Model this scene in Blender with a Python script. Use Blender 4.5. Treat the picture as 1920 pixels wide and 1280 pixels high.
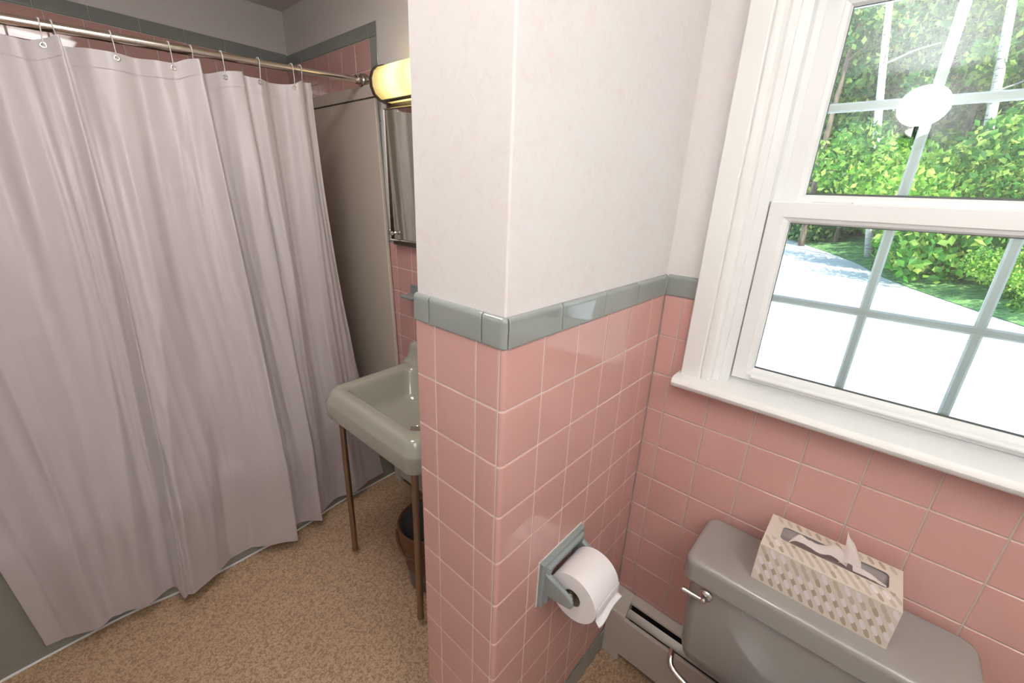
import bpy, bmesh, math, random
from mathutils import Vector, Matrix, noise
random.seed(7)
for o in list(bpy.data.objects): bpy.data.objects.remove(o, do_unlink=True)
SC = bpy.context.scene; COL = SC.collection
PI = math.pi

# ------------------------------------------------------------------ camera
cam = bpy.data.cameras.new('camera'); co = bpy.data.objects.new('camera', cam); COL.objects.link(co)
R_ = Vector((0.6654, -0.7455, 0.0391)); F_ = Vector((0.7130, 0.6176, -0.3320)).normalized()
R_ = (R_ - F_*R_.dot(F_)).normalized(); U_ = R_.cross(F_)
M = Matrix(((R_.x, U_.x, -F_.x, -0.4597), (R_.y, U_.y, -F_.y, -0.4128), (R_.z, U_.z, -F_.z, 1.4744), (0, 0, 0, 1)))
co.matrix_world = M
cam.sensor_width = 36; cam.lens = 14.856; cam.clip_start = 0.02; cam.clip_end = 300
SC.camera = co
# ------------------------------------------------------------------ light and exposure
SC.view_settings.view_transform = 'Standard'; SC.view_settings.look = 'None'
SC.view_settings.gamma = 1.0; SC.view_settings.exposure = 0.0; SC.view_settings.use_curve_mapping = False
W = bpy.data.worlds.new('sky'); SC.world = W; W.use_nodes = True
nt = W.node_tree; bg = nt.nodes['Background']
sky = nt.nodes.new('ShaderNodeTexSky'); sky.sky_type = 'NISHITA'; sky.sun_disc = False
sky.sun_elevation = math.radians(52); sky.sun_rotation = math.radians(200); sky.altitude = 100
nt.links.new(sky.outputs[0], bg.inputs[0]); bg.inputs[1].default_value = 0.62
sun = bpy.data.lights.new('sun', 'SUN'); sun.energy = 9.0; sun.angle = math.radians(0.6); sun.color = (1, .95, .86)
so = bpy.data.objects.new('sun', sun); COL.objects.link(so)
so.rotation_euler = Vector((-0.72, -0.50, 1.10)).to_track_quat('Z', 'Y').to_euler(); so.location = (-2, -6, 9)
def area(name, loc, rot, size, energy, color, size_y=None, spread=PI):
    l = bpy.data.lights.new(name, 'AREA'); l.energy = energy; l.color = color; l.size = size
    if size_y: l.shape = 'RECTANGLE'; l.size_y = size_y
    l.spread = spread
    o = bpy.data.objects.new(name, l); COL.objects.link(o); o.location = loc; o.rotation_euler = rot
    return o
area('flash_fill_uplight', (-0.66, -0.34, 2.02), (PI, 0, 0), 0.22, 7.5, (.97, .985, 1))   # added fill aimed at the ceiling, stands in for bounced flash

area('second_fill_uplight', (-0.28, -1.16, 2.02), (PI, 0, 0), 0.22, 15, (.97, .985, 1))  # added fill on the right, aimed up to brighten the window wall
area('ceiling_fill', (-0.15, 0.75, 2.19), (0, 0, 0), 0.31, 5.0, (1, .985, .98))   # added downward fill below an unseen dome, brightens curtain and tub

# ------------------------------------------------------------------ materials
def mat(name, col, rough=.5, metal=0, bump=None, spec=.5, coat=0, **kw):
    m = bpy.data.materials.new(name); m.use_nodes = True; n = m.node_tree.nodes; b = n['Principled BSDF']
    b.inputs['Base Color'].default_value = (*col, 1); b.inputs['Roughness'].default_value = rough
    b.inputs['Metallic'].default_value = metal; b.inputs['Specular IOR Level'].default_value = spec
    b.inputs['Coat Weight'].default_value = coat
    for k, v in kw.items(): b.inputs[k.replace('_', ' ')].default_value = v
    if bump: add_bump(m, *bump)
    return m
def tex_coord(m, scale=(1, 1, 1), kind='Object'):
    n = m.node_tree.nodes; l = m.node_tree.links
    tc = n.new('ShaderNodeTexCoord'); mp = n.new('ShaderNodeMapping'); mp.inputs['Scale'].default_value = scale
    l.new(tc.outputs[kind], mp.inputs[0]); return mp.outputs[0]
def noise_node(m, vec, scale, detail=3, dist=0, rough=.5):
    n = m.node_tree.nodes.new('ShaderNodeTexNoise'); n.inputs['Scale'].default_value = scale
    n.inputs['Detail'].default_value = detail; n.inputs['Distortion'].default_value = dist; n.inputs['Roughness'].default_value = rough
    m.node_tree.links.new(vec, n.inputs['Vector']); return n.outputs['Fac']
def ramp(m, fac, stops):
    r = m.node_tree.nodes.new('ShaderNodeValToRGB'); e = r.color_ramp.elements
    while len(e) < len(stops): e.new(.5)
    for i, (p, c) in enumerate(stops): e[i].position = p; e[i].color = (*c, 1) if len(c) == 3 else c
    m.node_tree.links.new(fac, r.inputs[0]); return r.outputs[0]
def add_bump(m, scale, strength, dist=.002, vscale=(1, 1, 1), detail=3, distort=0):
    f = noise_node(m, tex_coord(m, vscale), scale, detail, distort)
    b = m.node_tree.nodes.new('ShaderNodeBump'); b.inputs['Strength'].default_value = strength; b.inputs['Distance'].default_value = dist
    m.node_tree.links.new(f, b.inputs['Height']); m.node_tree.links.new(b.outputs[0], m.node_tree.nodes['Principled BSDF'].inputs['Normal'])
def base(m, sock): m.node_tree.links.new(sock, m.node_tree.nodes['Principled BSDF'].inputs['Base Color'])
def mix(m, fac, a, b_):
    x = m.node_tree.nodes.new('ShaderNodeMix'); x.data_type = 'RGBA'
    for i, v in ((0, fac), (6, a), (7, b_)):
        if isinstance(v, (tuple, float, int)): x.inputs[i].default_value = (*v, 1) if isinstance(v, tuple) else v
        else: m.node_tree.links.new(v, x.inputs[i])
    return x.outputs[2]

PLASTER = mat('plaster', (.80, .78, .76), .72)
v = tex_coord(PLASTER, (1, 1, 1))
f1 = ramp(PLASTER, noise_node(PLASTER, v, 38, 6, 1.2, .7), [(.50, (0, 0, 0)), (.74, (.75, .75, .75))])
f2 = ramp(PLASTER, noise_node(PLASTER, v, 3.2, 4, .6, .6), [(.35, (0, 0, 0)), (.65, (1, 1, 1))])
c1 = mix(PLASTER, f2, (.76, .75, .735), (.76, .73, .725)); base(PLASTER, mix(PLASTER, f1, c1, (.76, .64, .645)))
b_ = PLASTER.node_tree.nodes.new('ShaderNodeBump'); b_.inputs['Strength'].default_value = .10; b_.inputs['Distance'].default_value = .002
PLASTER.node_tree.links.new(noise_node(PLASTER, v, 60, 5, 1.5), b_.inputs['Height'])
PLASTER.node_tree.links.new(b_.outputs[0], PLASTER.node_tree.nodes['Principled BSDF'].inputs['Normal'])
CEIL = mat('ceiling_paint', (.80, .76, .70), .8, bump=(90, .15))
PINK = mat('pink_tile', (.62, .36, .33), .05, spec=.6, bump=(9, .12, .002))
base(PINK, mix(PINK, noise_node(PINK, tex_coord(PINK), 4, 2), (.63, .372, .342), (.61, .345, .315)))
GREYT = mat('grey_tile', (.28, .305, .295), .04, spec=.6, bump=(9, .12, .002))
GROUT = mat('grout', (.74, .68, .62), .8, bump=(200, .3))
GROUTD = mat('grout_dusty', (.52, .46, .42), .8, bump=(200, .3))
FLOORM = mat('speckled_linoleum', (.4, .28, .18), .45)
v = tex_coord(FLOORM)
wm = noise_node(FLOORM, v, 115, 1.5, 1.4)
big = noise_node(FLOORM, v, 2.5, 4)
cA = ramp(FLOORM, wm, [(.40, (.30, .19, .125)), (.47, (.38, .245, .155)), (.53, (.55, .39, .25)), (.60, (.60, .43, .28)), (.66, (.46, .28, .18))])
base(FLOORM, mix(FLOORM, ramp(FLOORM, big, [(.3, (0, 0, 0)), (.7, (.25, .25, .25))]), cA, (.36, .22, .13)))
WHITE = mat('white_paint', (.87, .875, .86), .32, bump=(14, .04, .001, (1, 1, .2)))
VINYL = mat('white_vinyl', (.87, .89, .885), .25)
GRAYSEAL = mat('dark_gasket', (.10, .12, .11), .6)
CHROME = mat('chrome', (.72, .68, .64), .12, 1)
NICKEL = mat('brushed_rod_metal', (.72, .64, .56), .22, 1)
LEGM = mat('tarnished_leg_metal', (.33, .25, .18), .35, 1, bump=(60, .3, .001))
SINKM = mat('grey_enamel_sink', (.37, .36, .30), .13, spec=.6, coat=.3)
TANKM = mat('grey_vitreous_china', (.315, .30, .285), .10, spec=.6, coat=.4)
TUBM = mat('grey_enamel_tub', (.27, .27, .235), .13, spec=.6, coat=.3)
HEATM = mat('cream_heater_enamel', (.58, .54, .49), .4)
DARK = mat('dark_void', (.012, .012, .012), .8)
ALU = mat('heater_fin_metal', (.42, .40, .37), .45, .8)
CURT = mat('satin_polyester', (.57, .515, .525), .30, Sheen_Weight=.3, Sheen_Roughness=.4)
CURT.node_tree.nodes['Principled BSDF'].inputs['Specular IOR Level'].default_value = .45
def curtain_nodes(m):
    n = m.node_tree.nodes; l = m.node_tree.links; b = n['Principled BSDF']
    v = tex_coord(m, (1, 1, 1), 'UV')
    wr = noise_node(m, tex_coord(m, (2.6, 1.0, 1), 'UV'), 3.4, 3, 1.0, .45)
    bu = n.new('ShaderNodeBump'); bu.inputs['Strength'].default_value = .35; bu.inputs['Distance'].default_value = .012
    l.new(wr, bu.inputs['Height']); l.new(bu.outputs[0], b.inputs['Normal'])
    t = n.new('ShaderNodeBsdfTranslucent'); t.inputs[0].default_value = (.55, .47, .46, 1)
    mx = n.new('ShaderNodeMixShader'); mx.inputs[0].default_value = .08
    l.new(b.outputs[0], mx.inputs[1]); l.new(t.outputs[0], mx.inputs[2]); l.new(mx.outputs[0], n['Material Output'].inputs[0])
curtain_nodes(CURT)
CLEARP = mat('clear_plastic', (.86, .82, .80), .15, Transmission_Weight=.35, IOR=1.3)
PANELM = mat('beige_wall_board', (.62, .55, .47), .38, bump=(5, .3, .004, (1, 1, .4)))
MIRROR = mat('mirror_glass', (.62, .64, .58), .03, 1)
STEEL = mat('cabinet_steel', (.26, .24, .21), .42, .8)
BRONZE = mat('bronze_cap', (.12, .095, .075), .4, .6)
TISSUE = mat('tissue_paper', (.84, .76, .73), .8, bump=(80, .3, .001))
def add_transl(m, col, f):
    n = m.node_tree.nodes; l = m.node_tree.links; t = n.new('ShaderNodeBsdfTranslucent'); t.inputs[0].default_value = (*col, 1)
    mx = n.new('ShaderNodeMixShader'); mx.inputs[0].default_value = f
    l.new(n['Principled BSDF'].outputs[0], mx.inputs[1]); l.new(t.outputs[0], mx.inputs[2]); l.new(mx.outputs[0], n['Material Output'].inputs[0])
add_transl(TISSUE, (.84, .76, .73), .3)
ROLL = mat('toilet_paper', (.86, .85, .86), .85, bump=(120, .25, .001))
CARD = mat('cardboard_core', (.30, .22, .16), .8)
HOLD = mat('grey_ceramic_holder', (.26, .305, .31), .12, spec=.6, bump=(20, .1))
BOXC = mat('box_cream', (.70, .63, .55), .5)
BOXB = mat('box_taupe_print', (.43, .35, .26), .5)
BOXW = mat('box_white_print', (.80, .745, .76), .5)
BOXG = mat('box_pale_taupe_print', (.55, .47, .40), .5)
BOXE = mat('box_edge', (.72, .66, .56), .5)
FILM = mat('clear_film', (.30, .27, .27), .15, spec=.8)
BINM = mat('grey_bin_plastic', (.13, .125, .12), .4)
BAG = mat('brown_bag', (.17, .075, .035), .35, bump=(25, .6, .004)); add_transl(BAG, (.2, .09, .04), .25)
WOODM = mat('caulk', (.66, .63, .58), .5)
BASEB = mat('painted_baseboard', (.55, .46, .38), .5)
# outdoors
GRAVEL = mat('sunlit_concrete_drive', (.80, .79, .77), .9)
GRASS = mat('grass_bank', (.10, .22, .07), .9, bump=(8, .8, .1))
v = tex_coord(GRASS); base(GRASS, ramp(GRASS, noise_node(GRASS, v, 3.2, 8, .5, .7), [(.35, (.05, .14, .045)), (.5, (.12, .27, .08)), (.62, (.24, .42, .13)), (.7, (.42, .52, .32))]))
def leafmat(name, a, b, c):
    m = mat(name, a, .5, spec=.35)
    n = m.node_tree.nodes; l = m.node_tree.links
    g = n.new('ShaderNodeNewGeometry'); base(m, ramp(m, g.outputs['Random Per Island'], [(0, a), (.55, b), (.93, c)]))
    t = n.new('ShaderNodeBsdfTranslucent'); l.new(ramp(m, g.outputs['Random Per Island'], [(0, tuple(x*1.2 for x in a)), (.6, tuple(x*1.3 for x in b)), (.95, (.8, .85, .25))]), t.inputs[0])
    mx = n.new('ShaderNodeMixShader'); mx.inputs[0].default_value = .42
    l.new(n['Principled BSDF'].outputs[0], mx.inputs[1]); l.new(t.outputs[0], mx.inputs[2]); l.new(mx.outputs[0], n['Material Output'].inputs[0])
    return m
LEAF1 = leafmat('leaf_green', (.03, .12, .02), (.085, .29, .035), (.36, .54, .09))
LEAF2 = leafmat('leaf_deep_green', (.02, .09, .035), (.055, .21, .055), (.24, .42, .11))
LEAF3 = leafmat('leaf_yellow_green', (.05, .17, .02), (.16, .38, .035), (.52, .68, .12))
BIRCH = mat('birch_bark', (.72, .72, .68), .7)
v = tex_coord(BIRCH, (1.2, 1.2, 7)); base(BIRCH, ramp(BIRCH, noise_node(BIRCH, v, 2.2, 5, .4, .6), [(.34, (.08, .07, .06)), (.43, (.40, .40, .37)), (.7, (.55, .55, .52))]))
BARK = mat('dark_bark', (.12, .09, .065), .9, bump=(6, .8, .05, (1, 1, .25)))
base(BARK, ramp(BARK, noise_node(BARK, tex_coord(BARK, (1, 1, .3)), 5, 5), [(.35, (.06, .045, .035)), (.65, (.24, .19, .14))]))
def glassmat():
    m = bpy.data.materials.new('window_glass'); m.use_nodes = True; n = m.node_tree.nodes; l = m.node_tree.links
    n.remove(n['Principled BSDF'])
    tr = n.new('ShaderNodeBsdfTransparent'); tr.inputs[0].default_value = (.975, 1, .985, 1)
    gl = n.new('ShaderNodeBsdfGlossy'); gl.inputs['Roughness'].default_value = .01; gl.inputs[0].default_value = (.93, 1, 1, 1)
    fr = n.new('ShaderNodeFresnel'); fr.inputs[0].default_value = 1.68
    mx = n.new('ShaderNodeMixShader'); l.new(fr.outputs[0], mx.inputs[0]); l.new(tr.outputs[0], mx.inputs[1]); l.new(gl.outputs[0], mx.inputs[2])
    l.new(mx.outputs[0], n['Material Output'].inputs[0]); return m
GLASS = glassmat()
def emis(name, col, s):
    m = bpy.data.materials.new(name); m.use_nodes = True; n = m.node_tree.nodes; b = n['Principled BSDF']
    b.inputs['Base Color'].default_value = (*col, 1); b.inputs['Emission Color'].default_value = (*col, 1); b.inputs['Emission Strength'].default_value = s; return m

# ------------------------------------------------------------------ mesh helpers
class MB:
    def __init__(s): s.v = []; s.f = []; s.m = []; s.uv = {}
    def add(s, vs, fs, mi=0):
        o = len(s.v); s.v += [tuple(x) for x in vs]; s.f += [tuple(i+o for i in f) for f in fs]; s.m += [mi]*len(fs); return s
    def box(s, a, b, mi=0):
        x0, y0, z0 = (min(a[i], b[i]) for i in range(3)); x1, y1, z1 = (max(a[i], b[i]) for i in range(3))
        return s.add([(x0, y0, z0), (x1, y0, z0), (x1, y1, z0), (x0, y1, z0), (x0, y0, z1), (x1, y0, z1), (x1, y1, z1), (x0, y1, z1)],
              [(0, 3, 2, 1), (4, 5, 6, 7), (0, 1, 5, 4), (1, 2, 6, 5), (2, 3, 7, 6), (3, 0, 4, 7)], mi)
    def grid(s, rows, mi=0, closed=False, caps=False):
        n = len(rows[0]); vs = [p for r in rows for p in r]; fs = []
        for i in range(len(rows)-1):
            for j in range(n if closed else n-1):
                k = (j+1) % n; fs.append((i*n+j, i*n+k, (i+1)*n+k, (i+1)*n+j))
        if caps: fs.append(tuple(range(n))[::-1]); fs.append(tuple((len(rows)-1)*n+j for j in range(n)))
        return s.add(vs, fs, mi)
    def tube(s, path, r, seg=10, mi=0, caps=True, flat=1):
        path = [Vector(p) for p in path]; rs = r if isinstance(r, (list, tuple)) else [r]*len(path); rows = []
        t = (path[1]-path[0]).normalized(); a = Vector((0, 0, 1)) if abs(t.z) < .9 else Vector((1, 0, 0)); n = t.cross(a).normalized()
        for i, p in enumerate(path):
            t = (path[min(i+1, len(path)-1)]-path[max(i-1, 0)]).normalized(); n = (n-t*n.dot(t)).normalized(); b = t.cross(n)
            rows.append([p+(n*math.cos(q*2*PI/seg)+b*math.sin(q*2*PI/seg)*flat)*rs[i] for q in range(seg)])
        return s.grid(rows, mi, True, caps)
    def lathe(s, prof, c=(0, 0, 0), axis='z', seg=28, mi=0):
        rows = []
        for r, h in prof:
            row = []
            for q in range(seg):
                a = q*2*PI/seg; x, y = r*math.cos(a), r*math.sin(a)
                row.append({'z': (c[0]+x, c[1]+y, c[2]+h), 'x': (c[0]+h, c[1]+x, c[2]+y), 'y': (c[0]+x, c[1]+h, c[2]+y)}[axis])
            rows.append(row)
        return s.grid(rows, mi, True)
    def build(s, name, mats, parent=None, smooth=True, bevel=0, seg=2, fixn=True, angle=35, wn=True):
        me = bpy.data.meshes.new(name); me.from_pydata(s.v, [], s.f); me.update()
        mats = mats if isinstance(mats, (list, tuple)) else [mats]
        for m in mats: me.materials.append(m)
        me.polygons.foreach_set('material_index', s.m)
        bm = bmesh.new(); bm.from_mesh(me)
        if fixn:
            bmesh.ops.remove_doubles(bm, verts=bm.verts, dist=1e-6); bmesh.ops.recalc_face_normals(bm, faces=bm.faces)
        if bevel:
            bmesh.ops.bevel(bm, geom=[e for e in bm.edges if e.is_manifold and e.calc_face_angle(0) > .5], offset=bevel, segments=seg, affect='EDGES', profile=.5, clamp_overlap=True)
        if smooth:
            for f in bm.faces: f.smooth = True
            for e in bm.edges:
                if e.is_manifold and e.calc_face_angle(0) > math.radians(angle): e.smooth = False
        bm.to_mesh(me); bm.free()
        o = bpy.data.objects.new(name, me); COL.objects.link(o)
        if parent: o.parent = parent
        if smooth and fixn and wn:
            w = o.modifiers.new('weighted', 'WEIGHTED_NORMAL'); w.keep_sharp = True
        return o
def rel(o, parent):            # parent placed away from the origin: keep the child's world place
    o.parent = parent; o.matrix_parent_inverse = Matrix.Translation(-Vector(parent.location)); return o
def thing(name, label, cat, loc=(0, 0, 0), group=None):
    o = bpy.data.objects.new(name, None); COL.objects.link(o); o.location = loc; o.empty_display_size = .05
    return tag(o, label, cat, group)
def tag(o, label, cat, group=None):
    o['label'] = label; o['category'] = cat
    if group: o['group'] = group
    return o
def struct(o): o['kind'] = 'structure'; return o
def part(mb, name, mats, t, label=None, **kw):
    """a part whose vertices are given in world space; t may sit anywhere"""
    root = t; off = Vector((0, 0, 0))
    while root is not None: off += Vector(root.location); root = root.parent
    mb.v = [tuple(Vector(p)-off) for p in mb.v]
    o = mb.build(name, mats, t, **kw)
    if label: o['label'] = label
    return o
def one(mb, name, mats, loc, label, cat, group=None, **kw):
    mb.v = [tuple(Vector(p)-Vector(loc)) for p in mb.v]; o = mb.build(name, mats, **kw); o.location = loc; return tag(o, label, cat, group)
def copy_tree(o, parent=None):
    c = o.copy(); COL.objects.link(c); c.parent = parent
    for ch in list(o.children): copy_tree(ch, c)
    return c
def catmull(P, n):
    out = []
    for i in range(len(P)-1):
        p0 = P[max(i-1, 0)]; p1 = P[i]; p2 = P[i+1]; p3 = P[min(i+2, len(P)-1)]
        for k in range(n):
            t = k/n
            out.append(tuple(.5*(2*b+(c-a)*t+(2*a-5*b+4*c-d)*t*t+(-a+3*b-3*c+d)*t**3) for a, b, c, d in zip(p0, p1, p2, p3)))
    out.append(tuple(P[-1])); return out

# ------------------------------------------------------------------ room shell
P = .1095                      # tile pitch
WH = 1.24                      # height of the pink field, the cap sits above
XW = .618; XF = .65; YT = 2.17; CZ = 2.285; XR = -.83; YR = -1.35
YP = .231                      # partition thickness
struct(MB().box((XR-.15, YR-.15, -.12), (XF+.22, YT+.2, 0)).build('floor', FLOORM, smooth=False))
struct(MB().box((XR-.15, YR-.15, CZ), (XF+.22, YT+.2, CZ+.15)).build('ceiling', CEIL, smooth=False))
OY0, OY1, OZ0, OZ1 = -.825, -.150, 1.02, 1.905      # window opening
m = MB(); x0, x1 = XW+.006, XF+.14
m.box((x0, OY1, 0), (x1, .10, CZ)); m.box((x0, YR, 0), (x1, OY0, CZ)); m.box((x0, OY0, 0), (x1, OY1, OZ0)); m.box((x0, OY0, OZ1), (x1, OY1, CZ))
wall_win = struct(m.build('wall_window', PLASTER, smooth=False))
wall_far = struct(MB().box((XF+.006, .10, 0), (XF+.14, YT+.2, CZ)).build('wall_far', PLASTER, smooth=False))
wall_tub = struct(MB().box((XR-.1, YT+.006, 0), (XF+.006, YT+.14, CZ)).build('wall_tub', PLASTER, smooth=False))
wall_rear = struct(MB().box((XR-.12, YR, 0), (XR, YT+.006, CZ)).build('wall_rear', PLASTER, smooth=False))
wall_right = struct(MB().box((XR, YR-.12, 0), (XF+.14, YR, CZ)).build('wall_right', PLASTER, smooth=False))
m = MB(); r = .004                                             # partition with a softened plaster corner
pts = [(XW+.006, .005), (.005+r, .005)]+[(.005+r-r*math.sin(a), .005+r-r*math.cos(a)) for a in (PI/8, PI/4, 3*PI/8)]+[(.005, .005+r), (.005, YP-.005), (XF+.006, YP-.005)]
m.grid([[(x, y, 0) for x, y in pts], [(x, y, CZ) for x, y in pts]], closed=True)
wall_part = struct(m.build('wall_partition', PLASTER, angle=60))

# ---- tiles.  path = plan points with outward normals; every tile pillows down to the grout at its rim
def tile(mb, path, z0, z1, ends=(1, 1), top='edge', H=.0, g=.0009, mi=0):
    """path: list of ((x,y),(nx,ny)); z0..z1 with half a grout joint taken off by g"""
    D = .0022
    # insert rim columns
    def lerp(a, b, t): return a+(b-a)*t
    L = [0]
    for i in range(1, len(path)): L.append(L[-1]+math.hypot(path[i][0][0]-path[i-1][0][0], path[i][0][1]-path[i-1][0][1]))
    tot = L[-1]
    def at(d):
        d = max(0, min(tot, d))
        for i in range(1, len(path)):
            if d <= L[i]+1e-9:
                t = (d-L[i-1])/max(1e-9, L[i]-L[i-1]); (p, n), (q, k) = path[i-1], path[i]
                nn = Vector((lerp(n[0], k[0], t), lerp(n[1], k[1], t))).normalized()
                return (lerp(p[0], q[0], t), lerp(p[1], q[1], t)), nn
        return path[-1][0], Vector(path[-1][1])
    cols = [(g, D if ends[0] else 0), (g+.0009, D*.35 if ends[0] else 0), (g+.0026, 0)]
    cols += [(d, 0) for d in L[1:-1] if g+.003 < d < tot-g-.003]
    cols += [(tot-g-.0026, 0), (tot-g-.0009, D*.35 if ends[1] else 0), (tot-g, D if ends[1] else 0)]
    rows = [(z0+g, D), (z0+g+.0009, D*.35), (z0+g+.0026, 0)]
    if top == 'edge': rows += [(z1-g-.0026, 0), (z1-g-.0009, D*.35), (z1-g, D)]
    else: rows += [(z1-.010, 0), (z1-.006, .0009), (z1-.003, .0028), (z1-.001, .0058), (z1, .0095)]
    G = []
    for z, dz in rows:
        row = []
        for d, dc in cols:
            (x, y), n = at(d); off = H-max(dz, dc) if not (dz and dc) else H-math.hypot(dz, dc)
            row.append((x+n[0]*off, y+n[1]*off, z))
        G.append(row)
    mb.grid(G, mi)
def flatpath(p, q, n): return [((p[0], p[1]), n), ((q[0], q[1]), n)]
def tfield(mb, fixed, axis, us, zs, n):
    """flat field: us = joint positions along axis ('x' or 'y'), zs = joint heights"""
    for a, b in zip(us[:-1], us[1:]):
        for c, d in zip(zs[:-1], zs[1:]):
            pa, pb = ((a, fixed), (b, fixed)) if axis == 'x' else ((fixed, a), (fixed, b))
            tile(mb, flatpath(pa, pb, n), c, d)
ZS = [WH-k*P for k in range(11)]; ZS = [.09]+ZS[::-1]   # pink rows, base tile below
ZB = .09
# partition, right face (plane y=0, normal -y) : columns from the corner
ux = [.1062+k*P for k in range(5)]+[XW]
m = MB(); tfield(m, 0, 'x', ux, ZS, (0, -1))
RB = .009
def corner_path(xlen, ylen):
    pth = [((xlen, 0), (0, -1)), ((RB, 0), (0, -1))]
    for k in range(1, 6):
        a = k*PI/12; pth.append(((RB-RB*math.sin(a), RB-RB*math.cos(a)), (-math.sin(a), -math.cos(a))))
    pth += [((0, RB), (-1, 0)), ((0, ylen), (-1, 0))]
    return pth
for c, d in zip(ZS[:-1], ZS[1:]): tile(m, corner_path(.1062, .0115), c, d)
tfield(m, 0, 'y', [.0115, .0649, .0649+P, YP], ZS, (-1, 0))
part(m, 'pink_tile', PINK, wall_part, label='glossy pink wall tile with bullnose corner')
m = MB(); TO = -.0035          # cap and base stand a little proud
cap0, cap1 = WH, WH+.053
def shifted(path, d): return [((x+n[0]*d, y+n[1]*d), n) for (x, y), n in path]
uc = [.0065, .151, .300, .4535, .6035, XW]
for a, b in zip(uc[:-1], uc[1:]): tile(m, shifted(flatpath((a, 0), (b, 0), (0, -1)), .0035), cap0, cap1, top='cap')
tile(m, shifted(corner_path(.0065+.0, .050)[0:1]+corner_path(.0065, .050)[1:] if False else [((.0065, 0), (-.35, -1))]+[((RB-RB*math.sin(k*PI/12), RB-RB*math.cos(k*PI/12)), (-math.sin(k*PI/12), -math.cos(k*PI/12))) for k in range(2, 6)]+[((0, RB), (-1, 0)), ((0, .050), (-1, 0))], .0035), cap0, cap1, top='cap')
for a, b in ((.050, .186), (.186, YP)): tile(m, shifted(flatpath((0, a), (0, b), (-1, 0)), .0035), cap0, cap1, top='cap')
for k, (a, b) in enumerate([(.0, .152), (.152, .304), (.304, .456), (.456, XW)]): tile(m, shifted(flatpath((a, 0), (b, 0), (0, -1)), .004), 0.0, ZB)
for a, b in ((0, .12), (.12, YP)): tile(m, shifted(flatpath((0, a), (0, b), (-1, 0)), .004), 0, ZB)
part(m, 'grey_trim_tile', GREYT, wall_part, label='grey cap and base tile')
m = MB(); gd = .0016
m.grid([[(XW, gd, z), (RB, gd, z), (gd+.002, gd+.002, z), (gd, RB, z), (gd, YP-gd, z)] for z in (0, cap1-.006)])
part(m, 'grout', GROUT, wall_part)
# window wall (plane x=XW, normal -x)
uy = [0, -.0483]+[-.0483-k*P for k in range(1, 12)]+[YR+.001]
uy = sorted(uy)
m = MB()
for c, d in zip(ZS[:-1], ZS[1:]):
    for a, b in zip(uy[:-1], uy[1:]):
        if d > OZ0+.012:
            if b <= -.140 and a >= OY0-.08: continue
            if b > -.140: a = max(a, -.140)
            else: b = min(b, OY0-.06)
            if b-a < .01: continue
        tile(m, flatpath((XW, a), (XW, b), (-1, 0)), c, d)
part(m, 'pink_tile', PINK, wall_win, label='glossy pink wall tile with dusty joints')
m = MB()
for a, b in ((-.135, 0), (YR, OY0-.1)): tile(m, shifted(flatpath((XW, a), (XW, b), (-1, 0)), .0035), cap0, cap1, top='cap')
part(m, 'grey_trim_tile', GREYT, wall_win, label='grey cap tile')
m = MB(); xx = XW+gd
m.box((xx, YR, 0), (xx+.003, 0, 1.02)); m.box((xx, -.14, 1.02), (xx+.003, 0, cap1-.006)); m.box((xx, YR, 1.02), (xx+.003, OY0-.08, cap1-.006))
part(m, 'grout', GROUTD, wall_win, smooth=False)
# far wall: wainscot from the partition to the tub end, tub surround to 2.04
m = MB(); YE = 1.325
uy = [1.265-k*P*1.035 for k in range(10)]; uy = sorted([y for y in uy if y > YP+.02]+[YP, YE])
tfield(m, XF, 'y', uy, ZS, (-1, 0))
ty = [1.3795+k*.1185 for k in range(7)]; ty = [y for y in ty if y < YT-.02]+[YT]
TZ0 = 2.04
tz = [TZ0-k*P for k in range(14)][::-1]
tfield(m, XF, 'y', ty, tz, (-1, 0))
part(m, 'pink_tile', PINK, wall_far, label='pink tile beside and above the tub')
m = MB()
for a, b in [(YP+k*.152, min(YP+(k+1)*.152, YE-.003)) for k in range(8)]:
    if b > a+.01: tile(m, shifted(flatpath((XF, a), (XF, b), (-1, 0)), .0035), cap0, cap1, top='cap')
ey = [YE, 1.388, 1.54, 1.694, 1.848, 2.0, YT]
for a, b in zip(ey[:-1], ey[1:]): tile(m, shifted(flatpath((XF, a), (XF, b), (-1, 0)), .002), TZ0, TZ0+.052)
for k in range(12):
    z1 = TZ0-k*.152; z0 = max(z1-.152, .4)
    if z1 > .42: tile(m, shifted(flatpath((XF, YE), (XF, 1.3795), (-1, 0)), .002), z0, z1)
part(m, 'grey_trim_tile', GREYT, wall_far, label='grey trim tile framing the tub surround')
m = MB(); xx = XF+gd
m.box((xx, YP, 0), (xx+.003, YE, cap1-.006)); m.box((xx, YE+.001, .3), (xx+.003, YT, TZ0+.051))
part(m, 'grout', GROUT, wall_far, smooth=False)
# tub long wall (plane y=YT, normal -y)
m = MB(); ux = [XF-.0-k*P for k in range(14)]; ux = sorted([x for x in ux if x > XR+.02]+[XR])
tzb = [2.045-k*P for k in range(14)][::-1]
tfield(m, YT, 'x', ux, tzb, (0, -1))
part(m, 'pink_tile', PINK, wall_tub, label='pink tile behind the shower curtain')
m = MB(); ux = sorted([XF-.126-k*.1545 for k in range(9)]+[XF, XR])
ux = [x for x in ux if x >= XR]
for a, b in zip(ux[:-1], ux[1:]): tile(m, shifted(flatpath((a, YT), (b, YT), (0, -1)), .002), 2.045, 2.045+.053)
part(m, 'grey_trim_tile', GREYT, wall_tub, label='grey trim tile along the top of the tub surround')
part(MB().box((XR, YT+gd, .3), (XF, YT+gd+.003, 2.095)), 'grout', GROUT, wall_tub, smooth=False)
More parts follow.
